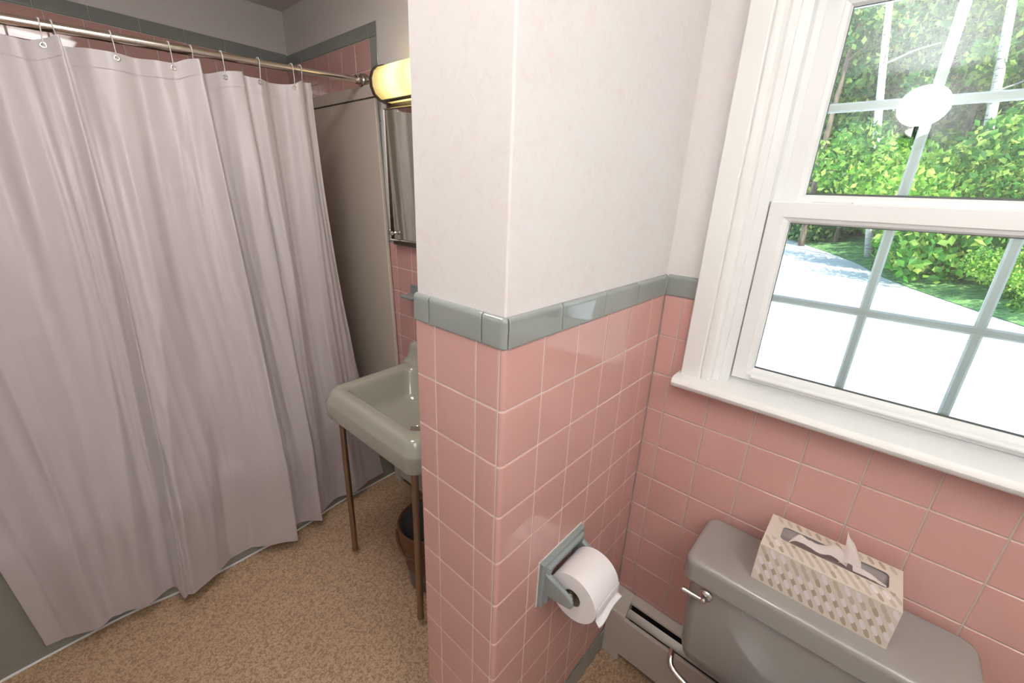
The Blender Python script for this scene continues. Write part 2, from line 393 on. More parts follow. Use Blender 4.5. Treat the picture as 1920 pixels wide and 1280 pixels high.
# rear baseboard (bottom left of the photo)
struct(MB().box((XR, YR, 0), (XR+.012, 1.30, .10)).build('baseboard_rear', BASEB, bevel=.003))
struct(MB().box((XR, 1.296, 0), (XR+.012, 1.318, .37)).build('trim_1', WHITE, bevel=.003))

# ------------------------------------------------------------------ window
m = MB()                                                      # casing, moulded: side boards and head
def prof_board(mb, prof, p0, p1, axis):
    """sweep plan profile [(y or z, x)] between heights"""
    rows = []
    for t in (p0, p1):
        rows.append([((x, u, t) if axis == 'z' else (x, t, u)) for u, x in prof])
    mb.grid(rows, closed=True, caps=True)
left = [(-.080, XW+.006), (-.080, .603), (-.0825, .600), (-.124, .600), (-.1265, .6015), (-.128, .606), (-.131, .603), (-.138, .6025), (-.145, .605), (-.1505, .611), (-.152, .620), (-.152, .640)]
prof_board(m, left, 1.046, 1.9055, 'z')
right = [(-.975-u, x) for u, x in left]; prof_board(m, right, 1.046, 1.9055, 'z')
head = [(1.905+(-.150-u), x) for u, x in left]
head = [(1.905+abs(u+.150), x) for u, x in left]
prof_board(m, head, -.895, -.080, 'y')
cas = m
win = struct(cas.build('window_1', WHITE, angle=25))
# stool with rounded nose
m = MB(); nose = [(XW+.02, 1.018), (.578, 1.018), (.571, 1.020), (.566, 1.025), (.564, 1.032), (.566, 1.039), (.571, 1.0445), (.578, 1.0465), (.590, 1.047), (.636, 1.049), (.660, 1.052), (.660, 1.018)]
m.grid([[(x, y, z) for x, z in nose] for y in (-.915, -.072)], closed=True, caps=True)
part(m, 'stool', WHITE, win, label='white stool with rounded nose', bevel=0, angle=30)
# frame: stop, jamb channel
m = MB()
for s, y0 in ((-1, OY1), (1, OY0)):
    prof = [(y0, .628), (y0+s*.016, .629), (y0+s*.017, .637), (y0+s*.036, .639), (y0+s*.0365, .673), (y0+s*.050, .674), (y0+s*.050, .75), (y0, .75)]
    m.grid([[(x, y, z) for y, x in prof] for z in (1.046, 1.90)], closed=True, caps=True)
m.box((.655, OY0, 1.046), (.78, OY1, 1.058)); m.box((.62, OY0, 1.885), (.78, OY1, 1.905)); m.box((.70, OY0-.02, 1.0), (.80, OY1+.02, 1.046))
part(m, 'window_frame', VINYL, win, angle=25)
def sash(name, y0, y1, z0, z1, xf, xb, gy0, gy1, gz0, gz1, mz, my):
    """front face xf, back xb; glass opening; muntins at my / mz"""
    m = MB(); b = .006
    def ring(y0_, y1_, z0_, z1_, x): return [(x, y0_, z0_), (x, y1_, z0_), (x, y1_, z1_), (x, y0_, z1_)]
    rows = [ring(y0, y1, z0, z1, xb), ring(y0, y1, z0, z1, xf+.002), ring(y0+.002, y1-.002, z0+.002, z1-.002, xf),
            ring(gy0-.014, gy1+.014, gz0-.016, gz1+.012, xf), ring(gy0-.012, gy1+.012, gz0-.014, gz1+.010, xf+.003),
            ring(gy0-.004, gy1+.004, gz0-.006, gz1+.004, xf+.006), ring(gy0, gy1, gz0, gz1, xf+.013), ring(gy0, gy1, gz0, gz1, xb)]
    rows.append(rows[0]); m.grid(rows, closed=True)
    t = part(m, name, VINYL, win, angle=20)
    xg = xf+.0145
    part(MB().box((xg, gy0-.004, gz0-.004), (xg+.003, gy1+.004, gz1+.004)), 'pane', GLASS, t, smooth=False)
    m = MB()
    for yy in my:
        m.grid([[(xg+.010, yy-.0085, z), (xg+.0065, yy-.0085, z), (xg+.0045, yy-.005, z), (xg+.0045, yy+.005, z), (xg+.0065, yy+.0085, z), (xg+.010, yy+.0085, z)] for z in (gz0, gz1)], closed=True, caps=True)
    m.grid([[(xg+.0097, y, mz-.0085), (xg+.0062, y, mz-.0085), (xg+.0042, y, mz-.005), (xg+.0042, y, mz+.005), (xg+.0062, y, mz+.0085), (xg+.0097, y, mz+.0085)] for y in (gy0, gy1)], closed=True, caps=True)
    part(m, 'muntin_grid', VINYL, t, angle=20)
    m = MB(); e = .0015
    for a, b_ in (((gy0, gz0), (gy0+e, gz1)), ((gy1-e, gz0), (gy1, gz1)), ((gy0, gz0), (gy1, gz0+.004)), ((gy0, gz1-e), (gy1, gz1))):
        m.box((xg-.001, a[0], a[1]), (xg, b_[0], b_[1]))
    part(m, 'gasket', GRAYSEAL, t, smooth=False)
    return t
# left stile edge -.188, glass -.232 .. -.743, meeting rail 1.436-1.479
lo = sash('lower_sash', -.787, -.188, 1.062, 1.4795, .645, .672, -.743, -.232, 1.094, 1.436, 1.268, (-.400, -.568))
up = sash('upper_sash', -.779, -.196, 1.452, 1.878, .676, .702, -.735, -.243, 1.495, 1.833, 1.662, (-.401, -.571))
m = MB()                                                     # finger lift on the bottom rail, sash latch plate and tilt latches
m.grid([[(.645, y, 1.0700), (.637, y, 1.0715), (.634, y, 1.076), (.636, y, 1.081), (.645, y, 1.083)] for y in (-.742, -.233)], closed=True, caps=True)
part(m, 'sash_lift', VINYL, lo, angle=60)
m = MB(); m.box((.650, -.330, 1.4795), (.672, -.262, 1.4825)); m.box((.650, -.700, 1.4795), (.672, -.640, 1.4825)); part(m, 'tilt_latch', VINYL, lo, bevel=.001)
m = MB(); m.box((.6745, -.219, 1.575), (.677, -.213, 1.583)); m.box((.6745, -.2195, 1.590), (.677, -.2125, 1.604)); part(m, 'vent_stop', VINYL, up, bevel=.0008)

# ------------------------------------------------------------------ baseboard heaters
def heater(y0, y1, xw, xfr, label, cat, seam):
    t = thing('baseboard_heater', label, cat, (xw, (y0+y1)/2, 0))
    d = xw-xfr; top = .243
    m = MB(); hood = [(xw, .02), (xw, top), (xw-.004, top+.001), (xw-.021, .226), (xw-.022, .219), (xw-.019, .218), (xw-.006, .234), (xw-.004, .02)]
    m.grid([[(x, y, z) for x, z in hood] for y in (y0, y1)], closed=True, caps=True); part(m, 'hood', HEATM, t, angle=25)
    m = MB(); fr = [(xfr+.010, .186), (xfr+.005, .186), (xfr+.001, .180), (xfr, .172), (xfr, .030), (xfr+.004, .024), (xfr+.006, .028), (xfr+.004, .05), (xfr+.004, .17), (xfr+.012, .182)]
    m.grid([[(x, y, z) for x, z in fr] for y in (y0, y1)], closed=True, caps=True); part(m, 'front_cover', HEATM, t, angle=25)
    m = MB()
    for a, b in seam:                                           # end caps
        pf = [(xw, .0), (xw, top+.002), (xw-.004, top+.003), (xw-.030, .219), (xfr+.010, .193), (xfr+.003, .190), (xfr-.0015, .178), (xfr-.0015, .0)]
        m.grid([[(x, y, z) for x, z in pf] for y in (a, b)], closed=True, caps=True)
    part(m, 'end_cap', HEATM, t, angle=25)
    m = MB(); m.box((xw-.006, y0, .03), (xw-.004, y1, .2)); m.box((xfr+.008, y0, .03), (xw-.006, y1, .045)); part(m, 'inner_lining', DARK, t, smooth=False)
    m = MB(); m.grid([[(xw-.022, y, .196), (xw-.034, y, .186), (xw-.040, y, .179), (xw-.043, y, .181), (xw-.037, y, .190), (xw-.024, y, .200)] for y in (y0+.02, y1-.02)], closed=True, caps=True)
    part(m, 'damper', ALU, t, angle=25)
    m = MB()
    k = y0+.03
    while k < y1-.03: m.box((xfr+.014, k, .06), (xw-.012, k+.0008, .13)); k += .008
    m.tube([(xw-.03, y0+.02, .095), (xw-.03, y1-.02, .095)], .01); part(m, 'fin_tube', ALU, t, smooth=False)
    return t
heater(-1.30, -.004, XW-.0012, .556, 'cream baseboard heater under the window behind the toilet', 'heater', [(-.062, -.003)])
heater(YP+.01, 1.29, XF-.0012, .590, 'cream baseboard heater under the grey sink', 'heater', [(1.24, 1.291)])
# caulk line along the tub
# ------------------------------------------------------------------ bathtub
tub = thing('bathtub', 'grey enamelled bathtub behind the shower curtain', 'bathtub', (-.09, 1.70, 0))
base_pts = [(XR+.0125, 1.296), (-.645, 1.302), (-.50, 1.300), (-.371, 1.279), (-.22, 1.273), (-.072, 1.275), (.084, 1.277), (.275, 1.312), (.537, 1.320), (XF-.002, 1.322)]
bp = catmull(base_pts, 5)
TH = .385
def outer(h, off): return [(x, y+off, h) for x, y in bp]
m = MB(); apr = [outer(0, .0), outer(.03, .003), outer(.06, .004), outer(TH-.05, .010), outer(TH-.035, .008), outer(TH-.02, .002), outer(TH-.006, .004), outer(TH, .012)]
m.grid(apr); part(m, 'apron', TUBM, tub, angle=60, fixn=True)
m = MB(); def_in = []
xa, xb, ya, yb = XR+.003, XF-.003, 1.322, YT-.002
def rr(x0, x1, y0, y1, r, z, n=6):
    out = []
    for cx, cy, a0 in ((x1-r, y1-r, 0), (x0+r, y1-r, PI/2), (x0+r, y0+r, PI), (x1-r, y0+r, 1.5*PI)):
        for k in range(n+1): a = a0+k*PI/2/n; out.append((cx+r*math.cos(a), cy+r*math.sin(a), z))
    return out
m.grid([rr(xa, xb, ya-.006, yb, .004, TH-.01), rr(xa, xb, ya-.004, yb, .004, TH), rr(xa+.07, xb-.07, ya+.06, yb-.05, .10, TH), rr(xa+.08, xb-.08, ya+.07, yb-.06, .10, TH-.01), rr(xa+.12, xb-.12, ya+.10, yb-.09, .12, .10), rr(xa+.18, xb-.18, ya+.16, yb-.15, .10, .07)], closed=True)
m.f.append(tuple(range(len(m.v)-28, len(m.v)))); m.m.append(0)
part(m, 'basin', TUBM, tub, angle=50)
m = MB(); m.tube([(x, y-.002, .003) for x, y in bp], .0042, 8); part(m, 'caulk_bead', WHITE, tub, label='white caulk bead')

# panel on the end wall
pn = thing('wall_panel', 'beige board covering the tub end wall beside the curtain', 'panel', (XF, 1.75, .39))
m = MB(); f = [(1.338, 1.822), (1.270, .39), (2.16, .39), (2.16, 1.822)]
m.add([(XF-.003, y, z) for y, z in f]+[(XF-.020, y, z) for y, z in f], [(0, 1, 2, 3), (7, 6, 5, 4), (0, 4, 5, 1), (1, 5, 6, 2), (2, 6, 7, 3), (3, 7, 4, 0)]); part(m, 'board', PANELM, pn, bevel=.005, seg=3)
m = MB(); m.box((XF-.003, 1.332, 1.825), (XF-.026, 2.16, 1.872)); part(m, 'top_strip', PANELM, pn, bevel=.002)

# ------------------------------------------------------------------ shower curtain, rod, hooks
def rodz(x): return 1.839+(x+.376)*.0512
rod = thing('curtain_rod', 'brushed metal shower curtain rod ending on the tub end wall', 'curtain rod', (-.09, 1.42, rodz(-.09)))
m = MB(); m.tube([(XR+.002, 1.42, rodz(XR)), (.06, 1.42, rodz(.06))], .0132, 24); part(m, 'outer_tube', NICKEL, rod)
m = MB(); m.tube([(.055, 1.42, rodz(.055)), (XF-.002, 1.42, rodz(XF))], .0117, 24); part(m, 'inner_tube', NICKEL, rod)
m = MB(); m.lathe([(.0118, -.05), (.017, -.05), (.019, -.046), (.017, -.042), (.0135, -.040), (.0135, -.034), (.023, -.031), (.0255, -.027), (.023, -.023), (.016, -.020), (.027, -.014), (.0285, -.008), (.0265, -.0035), (.01, -.0035)], (XF, 1.42, rodz(XF)), 'x', 32); part(m, 'wall_flange', CHROME, rod, label='chrome ringed flange')

K = [ # top x, top y, top z | bottom x, y, z
 (-.775, 1.40, 1.80, -.703, 1.292, .055), (-.73, 1.425, 1.80, -.672, 1.288, .05), (-.67, 1.40, 1.80, -.640, 1.272, .05), (-.60, 1.43, 1.795, -.581, 1.252, .05), (-.53, 1.405, 1.80, -.545, 1.268, .05), (-.46, 1.43, 1.80, -.509, 1.262, .05),
 (-.41, 1.405, 1.803, -.47, 1.240, .05), (-.365, 1.425, 1.804, -.432, 1.246, .05), (-.336, 1.418, 1.801, -.398, 1.262, .05), (-.305, 1.405, 1.812, -.375, 1.258, .05), (-.277, 1.388, 1.823, -.366, 1.180, .05), (-.281, 1.43, 1.812, -.350, 1.186, .05), (-.262, 1.442, 1.808, -.327, 1.180, .05),
 (-.222, 1.42, 1.810, -.270, 1.206, .05), (-.163, 1.408, 1.811, -.225, 1.236, .05), (-.118, 1.432, 1.811, -.182, 1.262, .05), (-.07, 1.405, 1.811, -.128, 1.262, .05), (-.029, 1.41, 1.815, -.065, 1.216, .05), (.010, 1.395, 1.831, -.020, 1.192, .05), (.040, 1.386, 1.833, .028, 1.164, .05), (.030, 1.436, 1.81, .022, 1.22, .05), (.052, 1.450, 1.805, .060, 1.255, .05),
 (.078, 1.432, 1.810, .085, 1.252, .05), (.112, 1.405, 1.820, .118, 1.232, .05), (.160, 1.398, 1.827, .150, 1.200, .05), (.178, 1.425, 1.822, .150, 1.245, .05), (.219, 1.405, 1.818, .184, 1.255, .05), (.255, 1.428, 1.816, .240, 1.290, .05), (.300, 1.425, 1.818, .285, 1.290, .05), (.337, 1.405, 1.824, .330, 1.273, .05),
 (.362, 1.398, 1.838, .390, 1.280, .05), (.384, 1.420, 1.839, .453, 1.305, .05), (.403, 1.412, 1.840, .530, 1.318, .05)]
NS = 10
CK = catmull(K, NS); NT = 110
def apron_y(x):
    if x <= base_pts[0][0]: return base_pts[0][1]
    for (a, b), (c, d) in zip(base_pts[:-1], base_pts[1:]):
        if x <= c: return b+(d-b)*(x-a)/(c-a)
    return base_pts[-1][1]
def surf(i, t):
    """column i, t = 0 top .. 1 bottom"""
    a = CK[i]; s = i/(len(CK)-1)
    g = t**(1.35+.9*s); h = min(1, t/.80)**1.08
    x = a[0]+(a[3]-a[0])*g; y = a[1]+(a[4]-a[1])*h; z = a[2]+(a[5]-a[2])*t
    w = math.sin(t*PI)
    n1 = noise.noise(Vector((s*24, t*1.1, 3))); n3 = noise.noise(Vector((s*9, t*6, 5)))
    u = s*12.0+1.1*noise.noise(Vector((s*6, t*1.3, 21)))+.35*t
    pl = (abs(math.sin(u*PI))-.6)                              # soft pleats with a sharp ridge
    u2 = s*37.0+1.4*noise.noise(Vector((s*11, t*1.8, 33)))
    y += (.25+.75*w)*(.010*n1+0.030*pl*(.55+.45*noise.noise(Vector((s*5, t*1.5, 40))))+.0045*abs(math.sin(u2*PI)))+.003*n3*min(1, t*5)
    x += w*.006*noise.noise(Vector((s*20, t*1.6, 17)))
    for zc, ph in ((.22, 0), (.43, 1.3), (.58, 2.1), (.74, .4)):              # packing creases
        d = t-(zc+.012*math.sin(s*9+ph)); y -= .0028*math.exp(-(d/.0032)**2)*(.5+.5*math.sin(s*31+ph*3))
    if z < .47:
        k = min(1, (.47-z)/.07); y = y+(min(y, apron_y(x)-.014)-y)*k
    return (x, min(y, 1.45), z)
cur = thing('shower_curtain', 'pale lavender satin shower curtain hanging in folds outside the tub', 'shower curtain', (-.15, 1.40, 1.81))
rows = []
for j in range(NT+1):
    t = j/NT; rows.append([surf(i, t) for i in range(len(CK))])
m = MB(); m.grid(rows)
off = Vector(cur.location); m.v = [tuple(Vector(p)-off) for p in m.v]
cl = m.build('cloth', CURT, cur, fixn=False, angle=180)
me = cl.data; uvl = me.uv_layers.new(name='UVMap'); nC = len(CK)
for lp in me.loops:
    j, i = divmod(lp.vertex_index, nC); uvl.data[lp.index].uv = (i/nC*1.9, 1-j/NT*1.0)
sm = cl.modifiers.new('thick', 'SOLIDIFY'); sm.thickness = .0009; sm.offset = 0
for nm_, a, b in (('header_band', 0, .026), ('bottom_hem', .985, 1.0)):   # a second layer of cloth in front
    m = MB(); rws = []
    for k in range(4):
        t = a+(b-a)*k/3; rws.append([(lambda p: (p[0], p[1]-.0018, p[2]))(surf(i, t)) for i in range(len(CK))])
    m.grid(rws); hem = part(m, nm_, CURT, cur, fixn=False, angle=180)
    uvl = hem.data.uv_layers.new(name='UVMap')
    for lp in hem.data.loops:
        j, i = divmod(lp.vertex_index, nC); uvl.data[lp.index].uv = (i/nC*1.9, .9)
def near_col(x, lo=0, hi=None):
    hi = hi or len(CK); return min(range(lo, hi), key=lambda i: abs(CK[i][0]-x)+(0.02 if CK[i][1] > 1.425 else 0))
GR = [(-.311, 1.794), (-.163, 1.797), (-.029, 1.80), (.110, 1.801), (.219, 1.807), (.337, 1.810)]
gpos = []
for gx, gz in GR+[(-.55, 1.79), (-.70, 1.79)]:
    i = near_col(gx); t = (CK[i][2]-gz)/(CK[i][2]-CK[i][5]); p = Vector(surf(i, t)); p.y -= .003; gpos.append(p)
    m = MB(); pr = [(.0058+.0022*math.cos(a), .0014*math.sin(a)) for a in [k*PI/4 for k in range(9)]]
    m.lathe(pr, p, 'y', 20); part(m, 'eyelet', CHROME, cur, label='metal eyelet')
hk0 = None
hook_spots = [(-.307, gpos[0]), (-.283, None), (-.165, gpos[1]), (-.030, gpos[2]), (.028, None), (.112, gpos[3]), (.226, gpos[4]), (.340, gpos[5]), (.372, None), (-.55, gpos[6]), (-.70, gpos[7])]
names = ['hook over the first eyelet from the left of the photo', 'hook at the first folded edge, beside the leftmost eyelet hook', 'hook over the second eyelet from the left', 'hook over the third eyelet from the left', 'hook at the middle folded edge of the curtain', 'hook over the fourth eyelet, right of the middle fold', 'hook over the fifth eyelet from the left', 'hook over the last eyelet near the curtain end', 'hook at the very end of the curtain, nearest the wall lamp', None, None]
for k, ((hx, gp), nm) in enumerate(zip(hook_spots, names)):
    if nm is None: continue
    zc = rodz(hx); rr_ = .0155
    t = thing('curtain_hook', 'clear plastic curtain '+nm, 'curtain hook', (hx, 1.42, zc), 'clear hooks along the curtain rod')
    end = gp+Vector((0, -.002, .006)) if gp else Vector((hx+.006, 1.437, 1.79))
    pth = [Vector((hx, 1.42+rr_*math.cos(a), zc+rr_*math.sin(a))) for a in [math.radians(q) for q in range(-50, 181, 15)]]
    rs = [.0016 if abs(q-60) > 70 else .0027 for q in range(-50, 181, 15)]
    a0 = pth[-1]
    for q in (.15, .35, .6, .85, 1): pth.append(a0.lerp(end, q)+Vector((0, -.002*math.sin(q*PI), 0)))
    rs += [.0014]*5
    pth += [end+Vector((0, .004, -.006)), end+Vector((0, .009, -.004))]; rs += [.0014]*2
    m = MB(); m.tube(pth, rs, 8); part(m, 'ring', CLEARP, t)
    m = MB(); m.lathe([(.0001, -.003), (.0026, -.0015), (.003, 0), (.0026, .0015), (.0001, .003)], pth[0], 'z', 10); part(m, 'bead', CLEARP, t)

# ------------------------------------------------------------------ sink
SY0, SY1, SX0, SX1 = .452, 1.005, .128, XF-.003; SZ = .785
sk = thing('washbasin', 'grey enamel washbasin on metal legs behind the tiled partition', 'sink', (.39, .73, 0))
def sk_loop(ins, z, r, fx=0, back=0, fl=0):
    pts = rr(SX0+ins+fx, SX1-back, SY0+ins, SY1-ins, r, z, 8)
    return [(x, y+(.030*(x-SX0)/(SX1-SX0) if y > .73 else -.0*(x)), z_) for x, y, z_ in pts]
m = MB()
loops = [sk_loop(.012, .682, .040), sk_loop(.004, .681, .044), sk_loop(.001, .688, .045), sk_loop(.0, .735, .045), sk_loop(.004, .742, .045), sk_loop(.011, .762, .045), sk_loop(.017, .776, .043), sk_loop(.026, .7835, .040), sk_loop(.036, SZ, .036)]
m.grid(loops, closed=True)
def bowl(ins_f, ins_s, bx, z, r, n=8):
    pts = rr(SX0+ins_f, bx, SY0+ins_s, SY1-ins_s+.008, r, z, n); return pts
b = [loops[-1], bowl(.058, .060, .492, SZ-.001, .040), bowl(.064, .066, .486, SZ-.006, .042), bowl(.070, .074, .480, SZ-.020, .046), bowl(.085, .095, .466, SZ-.09, .055), bowl(.105, .12, .45, SZ-.125, .06), bowl(.15, .19, .41, SZ-.140, .05), bowl(.20, .255, .355, SZ-.144, .02)]
m.grid(b, closed=True); m.f.append(tuple(range(len(m.v)-36, len(m.v)))); m.m.append(0)
part(m, 'basin', SINKM, sk, angle=60)
m = MB(); rows = []
for y in (SY0+.012, SY0+.018, SY0+.03, SY1-.0, SY1+.014, SY1+.020):
    e = 0 if SY0+.02 < y < SY1+.01 else .006
    rows.append([(SX1, y, .70), (.490+e, y, .76), (.492+e, y, SZ-.002), (.503+e, y, SZ+.004), (.514+e, y, SZ+.018-e), (.521+e, y, SZ+.040-e), (.525+e, y, SZ+.060-e), (.530+e, y, SZ+.070-e), (.539+e, y, SZ+.0765-e), (.552, y, SZ+.078-e), (SX1, y, SZ+.078-e)])
m.grid(rows, closed=True, caps=True); part(m, 'back_ledge', SINKM, sk, angle=50)
for lx, ly in ((.178, .965), (.182, .520)):
    m = MB(); m.tube([(lx, ly, .030), (lx, ly, .73)], .0115, 16); m.lathe([(.0112, .03), (.013, .030), (.013, .036), (.0112, .036)], (lx, ly, 0), 'z', 16)
    lg = part(m, 'leg', LEGM, sk, label='tarnished metal leg')
    m = MB(); m.lathe([(.0001, 0), (.008, 0), (.0085, .003), (.0065, .006), (.0065, .014), (.0105, .018), (.0105, .030), (.0001, .030)], (lx, ly, 0), 'z', 16); part(m, 'foot', CHROME, lg)
m = MB(); m.lathe([(.0001, .0), (.019, .0), (.0205, .0012), (.0215, 0), (.022, -.003)], (.342, .73, SZ-.1425), 'z', 24); part(m, 'drain', CHROME, sk, label='chrome drain')
m = MB(); m.lathe([(.0001, -.010), (.010, -.010), (.013, -.006), (.013, -.002), (.010, .0)], (.47, .745, .735), 'x', 20); part(m, 'overflow', CHROME, sk)
m = MB(); m.tube([(.59, .73, SZ+.078), (.59, .73, SZ+.11), (.57, .73, SZ+.135), (.52, .73, SZ+.14), (.45, .73, SZ+.125), (.44, .73, SZ+.105)], [.014, .012, .011, .010, .009, .009], 12); part(m, 'spout', CHROME, sk)
for dy in (-.10, .10):
    m = MB(); m.lathe([(.0001, .045), (.018, .045), (.021, .035), (.012, .022), (.012, .008), (.022, 0)], (.59, .73+dy, SZ+.0775), 'z', 20); part(m, 'tap_handle', CHROME, sk)

# ceramic holder beside the mirror
t = thing('soap_holder', 'small grey ceramic holder on pink tile above the washbasin', 'holder', (XF, 1.10, 1.035))
m = MB(); m.box((XF-.010, 1.045, 1.0), (XF-.002, 1.155, 1.072)); part(m, 'back_plate', HOLD, t, bevel=.003, seg=3)
m = MB(); m.box((XF-.075, 1.06, 1.022), (XF-.010, 1.142, 1.036)); part(m, 'tray', HOLD, t, bevel=.005, seg=3)

# ------------------------------------------------------------------ mirror cabinet
mc = thing('medicine_cabinet', 'steel framed mirror cabinet on the wall over the washbasin', 'mirror cabinet', (XF, 1.04, 1.52))
my0, my1, mz0, mz1 = .82, 1.252, 1.237, 1.790; xo = XF-.022
def frame(mb, y0, y1, z0, z1, xb, xf, w):
    def rg(i, x): return [(x, y0+i, z0+i), (x, y1-i, z0+i), (x, y1-i, z1-i), (x, y0+i, z1-i)]
    rws = [rg(0, xb), rg(0, xf+.003), rg(.002, xf), rg(w-.006, xf), rg(w-.003, xf+.004), rg(w, xf+.014), rg(w, xb)]; rws.append(rws[0]); mb.grid(rws, closed=True)
m = MB(); frame(m, my0, my1, mz0, mz1, XF-.0005+.004, xo, .024); part(m, 'frame', STEEL, mc, angle=20)
def ajar(mb, a=math.radians(6), px=xo+.013, py=my0+.02):     # the mirrored door stands slightly open, hinged on its right side
    mb.v = [(px+(x-px)*math.cos(a)-(y-py)*math.sin(a), py+(x-px)*math.sin(a)+(y-py)*math.cos(a), z) for x, y, z in mb.v]; return mb
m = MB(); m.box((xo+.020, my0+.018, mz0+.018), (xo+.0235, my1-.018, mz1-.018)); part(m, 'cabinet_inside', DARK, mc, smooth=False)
m = MB(); m.box((xo+.009, my0+.028, mz0+.030), (xo+.012, my1-.032, mz1-.030)); d = part(ajar(m), 'mirror', MIRROR, mc, smooth=False)
m = MB(); frame(m, my0+.022, my1-.024, mz0+.023, mz1-.023, xo+.013, xo+.006, .009); part(ajar(m), 'door_edge', CHROME, mc, label='bright metal door edge', angle=20)
m = MB(); m.lathe([(.0001, -.028), (.006, -.027), (.009, -.022), (.009, -.018), (.005, -.013), (.004, -.004), (.008, 0), (.008, .004)], (xo+.009, 1.195, 1.292), 'x', 20); part(ajar(m), 'knob', CHROME, mc, label='chrome knob')

# ------------------------------------------------------------------ vanity lamp
vl = thing('wall_lamp', 'glowing yellow-white glass wall lamp with bronze ends over the mirror cabinet', 'wall lamp', (XF, 1.04, 1.85))
prf = [(XF-.006, 1.915), (.60, 1.912), (.575, 1.903), (.558, 1.886), (.549, 1.862), (.550, 1.835), (.560, 1.812), (.580, 1.797), (.606, 1.790), (XF-.006, 1.788)]
SHADE = emis('lamp_glass', (1, .80, .30), 1.0)
sn = SHADE.node_tree.nodes; sl = SHADE.node_tree.links
trn = sn.new('ShaderNodeBsdfTranslucent'); trn.inputs[0].default_value = (1, .88, .48, 1); mxs = sn.new('ShaderNodeMixShader'); mxs.inputs[0].default_value = .6
sn['Principled BSDF'].inputs['Base Color'].default_value = (.8, .72, .42, 1); sn['Principled BSDF'].inputs['Roughness'].default_value = .3
sn['Principled BSDF'].inputs['Emission Color'].default_value = (1, .86, .36, 1); sn['Principled BSDF'].inputs['Emission Strength'].default_value = .55
sl.new(sn['Principled BSDF'].outputs[0], mxs.inputs[1]); sl.new(trn.outputs[0], mxs.inputs[2]); sl.new(mxs.outputs[0], sn['Material Output'].inputs[0])
m = MB(); m.grid([[(x, y, z) for x, z in prf] for y in (.86, .92, .98, 1.04, 1.10, 1.16, 1.215)]); part(m, 'glass_shade', SHADE, vl, fixn=False, angle=60)
for a, b in ((.848, .860), (1.215, 1.229)):
    m = MB(); c = Vector((.60, 0, 1.852)); big = [(c.x+(x-c.x)*1.09, c.z+(z-c.z)*1.09) for x, z in prf]; big[0] = (XF-.002, big[0][1]); big[-1] = (XF-.002, big[-1][1])
    m.grid([[(x, y, z) for x, z in big] for y in (a, b)], closed=True, caps=True); part(m, 'end_cap', BRONZE, vl, bevel=.001, angle=40)
m = MB(); m.box((XF-.006, .85, 1.78), (XF-.0005, 1.225, 1.925)); part(m, 'back_plate', BRONZE, vl, bevel=.001)
m = MB(); m.box((.575, .86, 1.786), (.60, 1.215, 1.791)); part(m, 'bottom_rail', BRONZE, vl, bevel=.001)
for y in (.95, 1.10):
    m = MB(); m.lathe([(.0001, -.045), (.014, -.035), (.018, -.015), (.018, .015), (.014, .035), (.0001, .045)], (.605, y, 1.855), 'y', 16); part(m, 'bulb', emis('bulb_glow', (1, .84, .58), 16), vl)

# ------------------------------------------------------------------ globe added behind the camera, stands in for the flash mirrored in the glass
sc = thing('flash_standin', 'added white globe standing in for the flash, reflected in the window pane', 'wall lamp', (XR, -.363, 1.90))
m = MB(); cz = Vector((-.700, -.363, 1.87))
rows = []
for k in range(1, 16):
    a = k*PI/16; rows.append([(cz.x+.080*math.sin(a)*math.cos(q*2*PI/32), cz.y+.084*math.sin(a)*math.sin(q*2*PI/32), cz.z+.076*math.cos(a)) for q in range(32)])
m.grid(rows, closed=True, caps=True); part(m, 'globe', emis('flash_standin_glow', (1, .98, .97), 13), sc)
m = MB(); m.tube([(XR+.001, -.363, 1.76), (-.74, -.363, 1.745), (-.70, -.363, 1.785), (-.70, -.363, 1.80)], .010, 12); part(m, 'arm', CHROME, sc)
m = MB(); m.lathe([(.0001, .001), (.05, .001), (.05, .008), (.0001, .014)], (XR, -.363, 1.76), 'x', 24); part(m, 'wall_plate', CHROME, sc)

sc2 = copy_tree(sc); sc2.location = (-.28, YR, 1.90); sc2.rotation_euler = (0, 0, PI/2); sc2['label'] = 'added white globe on the side wall, unseen fill for the window wall'  # unseen second globe, added together with its uplight as fill
cf = thing('bounce_fill_dome', 'added white glass dome out of view, fill light for the room', 'fill light', (-.15, .75, CZ))  # unseen dome added to light the curtain, sink side and tub walls
m = MB(); m.lathe([(.16, -.001), (.16, -.018), (.152, -.022), (.0001, -.022)], (-.15, .75, CZ), 'z', 40); part(m, 'base_ring', CHROME, cf)
m = MB(); m.lathe([(.150, -.020), (.150, -.035), (.135, -.060), (.09, -.078), (.04, -.085), (.0001, -.086)], (-.15, .75, CZ), 'z', 40); part(m, 'glass_dome', emis('bounce_fill_glow', (1, .94, .87), 8), cf)

# ------------------------------------------------------------------ wastebasket
wb = thing('wastebasket', 'small grey wastebasket with brown bag under the washbasin', 'wastebasket', (.335, .655, 0))
m = MB(); m.lathe([(.0001, 0), (.082, 0), (.085, .004), (.112, .262), (.117, .266), (.117, .276), (.110, .277), (.107, .262), (.081, .008), (.0001, .008)], (.335, .655, 0), 'z', 40); part(m, 'bin', BINM, wb)
m = MB(); rows = []
for k, (r, z) in enumerate([(.098, .10), (.106, .24), (.111, .279), (.116, .284), (.121, .281), (.1225, .27), (.1215, .25), (.1205, .225), (.1215, .205)]):
    row = []
    for q in range(64):
        a = q*2*PI/64; w = noise.noise(Vector((math.cos(a)*3, math.sin(a)*3, z*14))); dz = 0
        if k >= 6: dz = -(k-5)*.010*(1+math.sin(3*a+1.2)+.5*math.sin(7*a))
        row.append((.335+(r+.003*w*(k > 2))*math.cos(a), .655+(r+.003*w*(k > 2))*math.sin(a), z+dz*.6))
    rows.append(row)
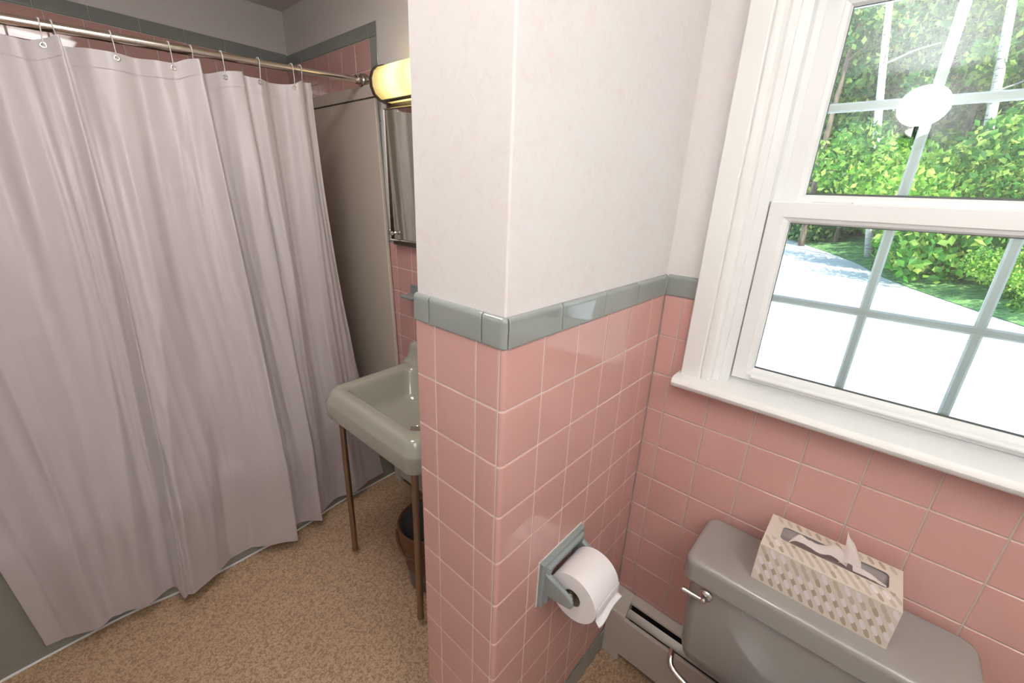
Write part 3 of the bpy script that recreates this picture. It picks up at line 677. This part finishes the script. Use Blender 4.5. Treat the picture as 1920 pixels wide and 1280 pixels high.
m.grid(rows, closed=True); part(m, 'bag_liner', BAG, wb, fixn=False, angle=180)
m = MB(); m.tube([(.335+.1255*math.cos(a), .655+.1255*math.sin(a), .255-.055*math.sin((a-PI*.80)/(.55*PI)*PI)) for a in [PI*.80+k*.55*PI/14 for k in range(15)]], .005, 8); part(m, 'bag_tie', BAG, wb)

# ------------------------------------------------------------------ toilet paper holder and roll
tp = thing('toilet_paper_holder', 'grey ceramic toilet paper holder set in the pink partition tile', 'toilet paper holder', (.225, 0, .635))
m = MB()
hx0, hx1, hz0, hz1 = .141, .309, .572, .700
def rg(i, y, j=None): j = i if j is None else j; return [(hx0+i, y, hz0+j), (hx1-i, y, hz0+j), (hx1-i, y, hz1-j), (hx0+i, y, hz1-j)]
rows = [rg(0, .004), rg(0, -.010), rg(.003, -.013), rg(.010, -.0145), rg(.012, -.019), rg(.015, -.021), rg(.022, -.021), rg(.024, -.017), rg(.028, -.010), rg(.030, .003)]
m.grid(rows, closed=True); m.f.append(tuple(range(len(m.v)-4, len(m.v)))); m.m.append(0)
part(m, 'plate', HOLD, tp, angle=25)
m = MB(); m.grid([rg(-.003, .001), rg(-.003, -.0015), rg(.0, -.002)], closed=True); part(m, 'grout_edge', GROUT, tp, angle=20)
for s, xa_ in ((1, .1485), (-1, .288)):
    m = MB(); rows = []
    for y, zc, hh, w in ((-.012, .640, .034, .015), (-.020, .639, .030, .015), (-.045, .637, .024, .014), (-.070, .6355, .018, .013), (-.082, .635, .014, .012), (-.086, .635, .009, .009)):
        x0_, x1_ = xa_+(.0 if s > 0 else 0), xa_+w
        rows.append([(x0_, y, zc-hh+.004), (x0_+.003, y, zc-hh), (x1_-.003, y, zc-hh), (x1_, y, zc-hh+.004), (x1_, y, zc+hh-.004), (x1_-.003, y, zc+hh), (x0_+.003, y, zc+hh), (x0_, y, zc+hh-.004)])
    m.grid(rows, closed=True, caps=True); part(m, 'arm', HOLD, tp, angle=50)
m = MB(); m.tube([(.160, -.072, .640), (.167, -.072, .640), (.168, -.072, .640), (.285, -.072, .640), (.289, -.072, .640)], [.006, .006, .009, .009, .006], 16); part(m, 'spindle', CHROME, tp, label='chrome spindle')
RC = (-.0745, .632); RR = .0605; rx0, rx1 = .170, .272
tr = thing('toilet_paper_roll', 'white toilet paper roll hanging on the grey ceramic holder', 'toilet paper', (.22, RC[0], RC[1]))
m = MB(); m.lathe([(.0205, rx0+.001), (.0205+.001, rx0), (RR-.0015, rx0), (RR, rx0+.002), (RR+.0004, (rx0+rx1)/2), (RR, rx1-.002), (RR-.0015, rx1), (.0215, rx1), (.0205, rx1-.001)], (0, RC[0], RC[1]), 'x', 72); part(m, 'paper', ROLL, tr, angle=40)
m = MB(); m.lathe([(.0205, rx0+.0005), (.0192, rx0+.0005), (.0192, rx1-.0005), (.0205, rx1-.0005)], (0, RC[0], RC[1]), 'x', 40); part(m, 'core', CARD, tr, label='brown cardboard core', angle=40)
m = MB(); rows = []                                          # loose sheet leaving the front of the roll
for k in range(14):
    t = k/13
    if t < .4: a = math.radians(200-60*0)-0; 
    ang = math.radians(168+28*min(t, .55)/.55)
    y = RC[0]+(RR+.0012)*math.cos(ang); z = RC[1]+(RR+.0012)*math.sin(ang)
    if t > .55: q = (t-.55)/.45; y -= .007*q+.002*q*q; z -= .006*q
    row = []
    for i in range(11):
        s = i/10; x = rx0+.003+(rx1-rx0-.004)*s
        zz = z-(.006*(1-s)*(t**2))+.0022*math.sin(s*9+t*4)*t; yy = y-.004*t*t*math.sin(s*5+.8)-.006*t*t*s
        row.append((x, yy, zz))
    rows.append(row)
m.grid(rows); tail = part(m, 'loose_sheet', ROLL, tr, fixn=False, angle=180)
q_ = tail.modifiers.new('thick', 'SOLIDIFY'); q_.thickness = .0007; q_.offset = 0

# ------------------------------------------------------------------ toilet
to = thing('toilet', 'grey toilet with a large tank standing under the window', 'toilet', (.45, -.48, 0))
LX0, LX1, LY0, LY1 = .417, .607, -.735, -.224; LZ = .676
def tl(ins, z, r): return rr(LX0+ins, LX1-ins*.5, LY0+ins, LY1-ins, r, z, 8)
m = MB(); m.grid([tl(.012, .6165, .022), tl(.003, .6165, .026), tl(.0, .620, .027), tl(.0, .6625, .027), tl(.001, .6675, .027), tl(.0032, .6718, .026), tl(.0068, .6748, .024), tl(.011, LZ, .022), tl(.016, LZ+.0003, .018), tl(.05, LZ+.0005, .010)], closed=True, caps=True)
part(m, 'tank_lid', TANKM, to, angle=60)
def tb(z, fx, sy, r=.03): return rr(.430+fx, .600, -.722+sy, -.240-sy, r, z, 8)
m = MB(); m.grid([tb(.6170, .0, .0), tb(.58, .002, .001), tb(.48, .006, .004), tb(.38, .013, .009), tb(.345, .020, .015), tb(.330, .032, .028, .03), tb(.325, .05, .045, .02)], closed=True, caps=True)
part(m, 'tank', TANKM, to, angle=60)
lv = Vector((.430, -.286, .590))
m = MB(); m.lathe([(.0001, -.0105), (.009, -.010), (.0145, -.006), (.0165, -.001), (.0165, .002)], lv, 'x', 28); m.lathe([(.0001, -.027), (.005, -.026), (.0078, -.021), (.0078, -.012), (.006, -.009)], lv, 'x', 20)
hd = part(m, 'flush_handle', CHROME, to, label='chrome flush handle')
m = MB(); m.tube([lv+Vector((-.018, -.002, -.001)), lv+Vector((-.021, .012, .001)), lv+Vector((-.024, .026, .003)), lv+Vector((-.027, .044, .0055)), lv+Vector((-.0275, .049, .006))], [.005, .0045, .0055, .0075, .0055], 14); part(m, 'lever', CHROME, hd)
m = MB(); pp = catmull([(.455, -.238, .325), (.440, -.2405, .326), (.428, -.245, .320), (.421, -.255, .312), (.416, -.275, .307), (.412, -.305, .302), (.408, -.34, .295)], 5); m.tube(pp, .0075, 12); part(m, 'overflow_pipe', CHROME, to, label='chrome elbow pipe below the tank')
m = MB()                                                      # pedestal and bowl (below the frame)
def egg(cx, a, b_, z, n=32): return [(cx+a*math.cos(q*2*PI/n)*(1.12 if math.cos(q*2*PI/n) < 0 else .9), -.48+b_*math.sin(q*2*PI/n), z) for q in range(n)]
m.grid([egg(.24, .17, .11, 0), egg(.24, .165, .105, .05), egg(.24, .15, .10, .15), egg(.22, .19, .14, .26), egg(.20, .225, .175, .35), egg(.20, .23, .18, .385)], closed=True, caps=True)
m.box((.33, -.58, .20), (.52, -.38, .332)); part(m, 'bowl', TANKM, to, angle=50)
m = MB(); m.grid([egg(.20, .235, .185, .386), egg(.20, .24, .19, .392), egg(.20, .24, .19, .402), egg(.20, .23, .18, .410)], closed=True, caps=True); part(m, 'seat_lid', TANKM, to, angle=50)

# ------------------------------------------------------------------ tissue box
bx0, bx1, by0, by1, bz0, bz1 = .463, .589, -.594, -.357, LZ+.0006, LZ+.0965
tbx = thing('tissue_box', 'cream tissue box with taupe and white oval print on the toilet tank', 'tissue box', ((bx0+bx1)/2, (by0+by1)/2, bz0))
sl0, sl1, sx0, sx1 = -.573, -.385, .510, .560            # slot
slot = rr(sx0, sx1, sl0, sl1, .010, bz1, 4)
m = MB()
C4 = [(bx0, by0), (bx1, by0), (bx1, by1), (bx0, by1)]
m.add([(x, y, bz0) for x, y in C4]+[(x, y, bz1) for x, y in C4], [(0, 3, 2, 1), (0, 1, 5, 4), (1, 2, 6, 5), (2, 3, 7, 6), (3, 0, 4, 7)])
o4 = len(m.v); outer_ring = []
for x, y, z in slot:                                       # same number of points projected on the outer rim
    cx, cy = (bx0+bx1)/2, (by0+by1)/2; dx, dy = x-cx, y-cy; s = min((bx1-bx0)/2/max(1e-6, abs(dx)), (by1-by0)/2/max(1e-6, abs(dy)))
    outer_ring.append((cx+dx*s, cy+dy*s, bz1))
# snap ring corners
for cx, cy in C4:
    i = min(range(len(outer_ring)), key=lambda i: (outer_ring[i][0]-cx)**2+(outer_ring[i][1]-cy)**2); outer_ring[i] = (cx, cy, bz1)
n = len(slot); inner = [(x, y, bz1-.001) for x, y, z in slot]
m.add(outer_ring+slot+inner, [(i, (i+1) % n, n+(i+1) % n, n+i) for i in range(n)]+[(n+i, n+(i+1) % n, 2*n+(i+1) % n, 2*n+i) for i in range(n)])
e = .00018
def ovals(mb, fn, U, V, du, dv, seed, fade=.62):
    """fn(u,v)->3D; slanting lozenge print"""
    rnd = random.Random(seed); row = 0; vv = -dv
    while vv < V+dv:
        uu = -du*2+(row % 2)*du*.5
        while uu < U+du:
            L = .0112; Wd = .0041; ang = math.radians(118)
            ca, sa = math.cos(ang), math.sin(ang); pts = []
            mi = (1, 2)[row % 2] if vv < V*fade or rnd.random() < .35 else 3; ee = (row % 4)*.00006
            for q in range(12):
                a = q*2*PI/12; lx = L*math.copysign(abs(math.cos(a))**.75, math.cos(a)); ly = Wd*math.sin(a)
                pu, pv = uu+lx*ca-ly*sa, vv+lx*sa+ly*ca; pts.append((min(max(pu, .0008), U-.0008), min(max(pv, .0008), V-.0008)))
            cu = sum(p[0] for p in pts)/12; cv = sum(p[1] for p in pts)/12
            if .004 < cu < U-.004 and .004 < cv < V-.004: mb.add([fn(*p, e+ee) for p in pts], [tuple(range(12))], mi)
            uu += du
        vv += dv; row += 1
W_, H_, D_ = by1-by0, bz1-bz0, bx1-bx0
ovals(m, lambda u, v, e: (bx0-e, by1-u, bz0+v), W_, H_, .0185, .0140, 1)
ovals(m, lambda u, v, e: (bx0+v, by1+e, bz0+u), H_, D_, .0185, .0140, 2)
ovals(m, lambda u, v, e: (bx1-v, by0-e, bz0+u), H_, D_, .0185, .0140, 3)
ovals(m, lambda u, v, e: (bx0+v, by1-u, bz1+e), W_, sx0-bx0-.002, .0185, .0140, 4, 0)
ovals(m, lambda u, v, e: (sx1+.002+v, by1-u, bz1+e), W_, bx1-sx1-.002, .0185, .0140, 5, 0)
part(m, 'carton', [BOXC, BOXB, BOXW, BOXG], tbx, smooth=False, fixn=False)
m = MB(); rows = []                                           # film under the slot and stacked tissue
for i in range(17):
    y = sl0-.006+(sl1-sl0+.012)*i/16
    rows.append([(sx0-.006+(sx1-sx0+.012)*j/10, y, bz1-.003-.006*math.sin(PI*j/10)-.0016*math.sin(i*.9+math.sin(j*1.3)*1.5)) for j in range(11)])
m.grid(rows); part(m, 'slot_film', FILM, tbx, label='crinkled clear film', angle=180, fixn=False)
def sheet(ctrl, nu=6, nv=5):
    """ctrl: rows of control points -> smooth crumpled sheet"""
    R1 = [catmull(r, nu) for r in ctrl]; cols = list(zip(*R1)); C = [catmull(list(c), nv) for c in cols]
    rws = []
    for k in range(len(C[0])):
        row = []
        for i in range(len(C)):
            p = Vector(C[i][k]); w = noise.noise(p*90)*.0012+noise.noise(p*220)*.0004; row.append((p.x+w, p.y, p.z+w))
        rws.append(row)
    return rws
T = bz1
m = MB()
# low wave lying over the near slot edge, running left to right, then the standing tuft and the right tail
m.grid(sheet([[(.502, -.400, T+.001), (.507, -.412, T+.012), (.506, -.430, T+.016), (.508, -.455, T+.010), (.512, -.475, T+.014), (.514, -.490, T+.010), (.520, -.505, T-.002)],
              [(.512, -.404, T+.006), (.516, -.414, T+.024), (.518, -.432, T+.022), (.520, -.455, T+.018), (.524, -.475, T+.028), (.524, -.492, T+.024), (.528, -.506, T+.004)],
              [(.522, -.408, T+.004), (.524, -.420, T+.022), (.527, -.438, T+.014), (.530, -.458, T+.016), (.532, -.478, T+.030), (.532, -.494, T+.022), (.534, -.506, T+.0)],
              [(.534, -.415, T-.004), (.534, -.428, T+.004), (.537, -.445, T+.000), (.540, -.462, T+.004), (.541, -.480, T+.012), (.540, -.496, T+.008), (.540, -.508, T-.004)]]))
m.grid(sheet([[(.520, -.490, T-.002), (.518, -.502, T+.010), (.520, -.514, T+.008), (.522, -.528, T-.002)],
              [(.530, -.494, T+.024), (.526, -.503, T+.030), (.528, -.514, T+.026), (.530, -.526, T+.010)],
              [(.538, -.492, T+.050), (.536, -.500, T+.044), (.538, -.512, T+.034), (.540, -.524, T+.014)],
              [(.545, -.490, T+.066), (.543, -.496, T+.054), (.545, -.508, T+.040), (.546, -.522, T+.012)]]))
m.grid(sheet([[(.512, -.515, T+.003), (.508, -.535, T+.006), (.508, -.552, T+.006), (.510, -.568, T+.001)],
              [(.520, -.512, T+.012), (.518, -.532, T+.013), (.516, -.548, T+.009), (.514, -.569, T+.002)],
              [(.530, -.512, T+.004), (.528, -.530, T+.004), (.524, -.546, T+.002), (.518, -.570, T-.001)]]))
tis = part(m, 'tissue', TISSUE, tbx, label='pulled-up white tissue', fixn=False, angle=180)

# ------------------------------------------------------------------ outdoors
GZ = -1.0
edge = [(70, 15.5), (45, 8.0), (36, 4.9), (26, 1.0), (20.5, -.5), (14.6, -3.1), (9, -6.3), (4, -9.5), (-4, -14.5)]
m = MB(); m.add([(x1+.05, -40, GZ), (90, -40, GZ), (90, 40, GZ), (x1+.05, 40, GZ)], [(0, 1, 2, 3)])
g = one(m, 'driveway', GRAVEL, (20, 0, GZ), 'sunlit white driveway outside the window', 'driveway', smooth=False); g['kind'] = 'structure'
ce = catmull(edge, 5)
m = MB(); rows = []
for k, h in ((0, .02), (.6, .16), (2.0, .45), (4.5, 1.1), (9, 2.4), (18, 4.6), (40, 8.5), (70, 12)):
    row = []
    for x, y in ce:
        px, py = x+k*.42, y-k*.90; row.append((px+.0, py, GZ+h+(.10*noise.noise(Vector((px*.7, py*.7, 1))) if k else 0)))
    rows.append(row)
m.grid(rows)
# the far side of the drive, beyond the bend, closes off the horizon too
g = one(m, 'grass_bank', GRASS, (25, -6, GZ), 'green grassy bank rising beyond the white driveway', 'grass bank', angle=180); g['kind'] = 'structure'

def crown_mesh(name, blobs, nleaf, size, mat_, rnd, flat=False):
    m = MB()
    tot = sum(b[3]**2 for b in blobs)
    for (cx, cy, cz, r, sq) in blobs:
        for _ in range(int(nleaf*r*r/tot)):
            u = Vector((rnd.gauss(0, 1), rnd.gauss(0, 1), rnd.gauss(0, 1))).normalized(); rad = r*(rnd.random()**.45)
            p = Vector((cx+u.x*rad, cy+u.y*rad, cz+u.z*rad*sq))
            d = Vector((rnd.gauss(0, 1), rnd.gauss(0, 1), rnd.gauss(0, .6))).normalized(); a = d.orthogonal().normalized(); b = d.cross(a); an = rnd.random()*PI
            a, b = a*math.cos(an)+b*math.sin(an), b*math.cos(an)-a*math.sin(an); s = size*rnd.uniform(.6, 1.3)
            m.add([p-a*s, p-b*s*.62+d*s*.15, p+a*s, p+b*s*.62+d*s*.15], [(0, 1, 2, 3)])
    me = bpy.data.meshes.new(name); me.from_pydata(m.v, [], m.f); me.materials.append(mat_); return me
rnd = random.Random(11)
def tall_blobs(h0, h1, w, n): return [(rnd.gauss(0, w*.45), rnd.gauss(0, w*.45), rnd.uniform(h0, h1), rnd.uniform(.9, 1.9), .7) for _ in range(n)]
CRM = [crown_mesh('crown', tall_blobs(1.0, 15, 3.6, 30), 10000, .19, LEAF1, rnd), crown_mesh('crown', tall_blobs(.5, 14, 3.4, 28), 10000, .19, LEAF2, rnd), crown_mesh('crown', tall_blobs(2.0, 15, 3.8, 26), 9000, .20, LEAF3, rnd)]
BSM = [crown_mesh('foliage', [(rnd.gauss(0, .8), rnd.gauss(0, .8), rnd.uniform(.3, 1.3), rnd.uniform(.5, 1.0), .8) for _ in range(10)], 12000, .05, LEAF1, rnd),
       crown_mesh('foliage', [(rnd.gauss(0, .8), rnd.gauss(0, .8), rnd.uniform(.3, 1.5), rnd.uniform(.5, .9), .8) for _ in range(10)], 12000, .05, LEAF3, rnd)]
def trunk_mesh(r0, r1, h, lean, mat_, seed):
    m = MB(); rn = random.Random(seed); pts = []; x = y = 0
    for k in range(11):
        t = k/10; x = lean[0]*h*t+.10*math.sin(t*5+seed); y = lean[1]*h*t+.12*math.sin(t*4+seed*2); pts.append((x, y, h*t))
    m.tube(pts, [r0+(r1-r0)*k/10 for k in range(11)], 12)
    for k in range(5):
        t = rn.uniform(.35, .95); i = int(t*10); p = Vector(pts[i]); a = rn.uniform(0, 2*PI); L = rn.uniform(1, 2.2)
        q = p+Vector((math.cos(a)*L, math.sin(a)*L, L*.35)); m.tube([p, p.lerp(q, .5)+Vector((0, 0, .1)), q], [.05, .035, .012], 6)
    me = bpy.data.meshes.new('trunk'); me.from_pydata(m.v, [], m.f); me.materials.append(mat_)
    for f in me.polygons: f.use_smooth = True
    return me
def pos(az, dist): a = math.radians(az); return -.46+dist*math.cos(a), -.413+dist*math.sin(a)
def ground(x, y):
    # height of the bank at (x,y): distance from the driveway edge line
    x0, y0 = 26, 1.0; nx, ny = .42, -.90; d = (x-x0)*nx+(y-y0)*ny-(0 if x > 18 else (18-x)*.05)
    d = max(d/(.42**2+.9**2)*1.0, 0); return GZ+min(.28*d, 9)*.9-.1
TREES = [ # az, dist, trunk r, crown, scale, lean(y), label
 (1.45, 27, .19, None, 1.15, .18, 'B', 'white birch trunk in the left half of the upper window sash'),
 (1.25, 36, .17, None, 1.2, .0, 'B', 'slim birch trunk just left of the middle upright of the upper sash'),
 (-4.6, 29, .22, None, 1.1, .12, 'B', 'leaning birch trunk in the right part of the upper sash'),
 (7.7, 33, .19, None, 1.0, .0, 'D', 'dark thin trunk at the far left of the upper sash'),
 (-6.8, 30, .16, None, 1.0, -.06, 'D', 'dark slanting trunk at the right edge of the upper sash'),
 (9.5, 38, .2, 0, 1.05, 0, 'D', 'tall leafy tree at the left edge of the window view'),
 (6.0, 42, .2, 2, 1.1, 0, 'D', 'yellow-green tree behind the dark thin trunk'),
 (4.5, 34, .16, 1, .95, 0, 'D', 'deep green tree between the dark trunk and the white birch'),
 (2.0, 39, .2, 0, 1.1, 0, 'D', 'leafy tree behind the white birch trunk'),
 (-1.2, 44, .2, 1, 1.15, 0, 'D', 'deep green tree behind the middle upright of the upper sash'),
 (-2.3, 33, .18, 0, .95, 0, 'D', 'bright leafy tree right of the middle upright of the sash'),
 (-5.6, 37, .2, 1, 1.05, 0, 'D', 'deep green tree behind the leaning birch'),
 (-8.0, 31, .2, 2, .95, 0, 'D', 'yellow-green tree at the right side of the window view'),
 (-10.5, 34, .2, 0, 1.0, 0, 'D', 'leafy tree at the far right of the window view'),
 (12.5, 42, .2, 1, 1.05, 0, 'D', 'deep green tree hidden mostly by the left window jamb'),
 (-13.5, 30, .2, 1, 1.0, 0, 'D', 'deep green tree beyond the right edge of the photo'),
 (0.2, 55, .2, 2, 1.4, 0, 'D', 'tallest yellow-green tree far behind the others'),
 (7.5, 58, .2, 1, 1.5, 0, 'D', 'tall deep green tree far back on the left'),
 (-6.5, 55, .2, 0, 1.4, 0, 'D', 'tall leafy tree far back on the right')]
for k, (az, d, tr_, cr, s, ln, kind, lab) in enumerate(TREES):
    x, y = pos(az, d); gz = ground(x, y)
    t = thing('birch_tree' if kind == 'B' else 'tree', lab, 'tree', (x, y, gz-.3), 'trees beyond the driveway')
    o = bpy.data.objects.new('trunk', trunk_mesh(tr_, tr_*.45, 15*s, (0, ln), BIRCH if kind == 'B' else BARK, k)); COL.objects.link(o); o.parent = t
    if cr is not None:
        c = bpy.data.objects.new('crown', CRM[cr]); COL.objects.link(c); c.parent = t; c.scale = (s, s, s); c.rotation_euler = (0, 0, k*1.3)
SHR = [(-3.0, 22.5, .9), (-5.0, 21.3, .9), (-7.0, 20.2, .9), (-9.0, 19.2, .9), (-11.2, 18.4, .9), (-13.4, 17.4, .9), (-1.2, 27, .8), (.8, 32, .9), (2.6, 37, .9), (-3.0, 27, 2.5), (-6.0, 25.5, 2.9), (-8.8, 22, 2.4), (-11.5, 21, 1.8), (4.6, 40, 1.5), (6.8, 42, 1.4), (9.2, 46, 2.2), (-.6, 30, 1.1), (-15.5, 17, 1.1)]
for k, (az, d, s) in enumerate(SHR):
    x, y = pos(az, d); gz = ground(x, y)
    t = thing('shrub', ['leafy green shrub on the bank', 'yellow-green shrub on the bank'][k % 2]+' seen through the window', 'shrub', (x, y, gz-.15), ['green', 'yellow-green'][k % 2]+' shrubs on the bank')
    c = bpy.data.objects.new('foliage', BSM[k % 2]); COL.objects.link(c); c.parent = t; c.scale = (s, s, s); c.rotation_euler = (0, 0, k*2.1)
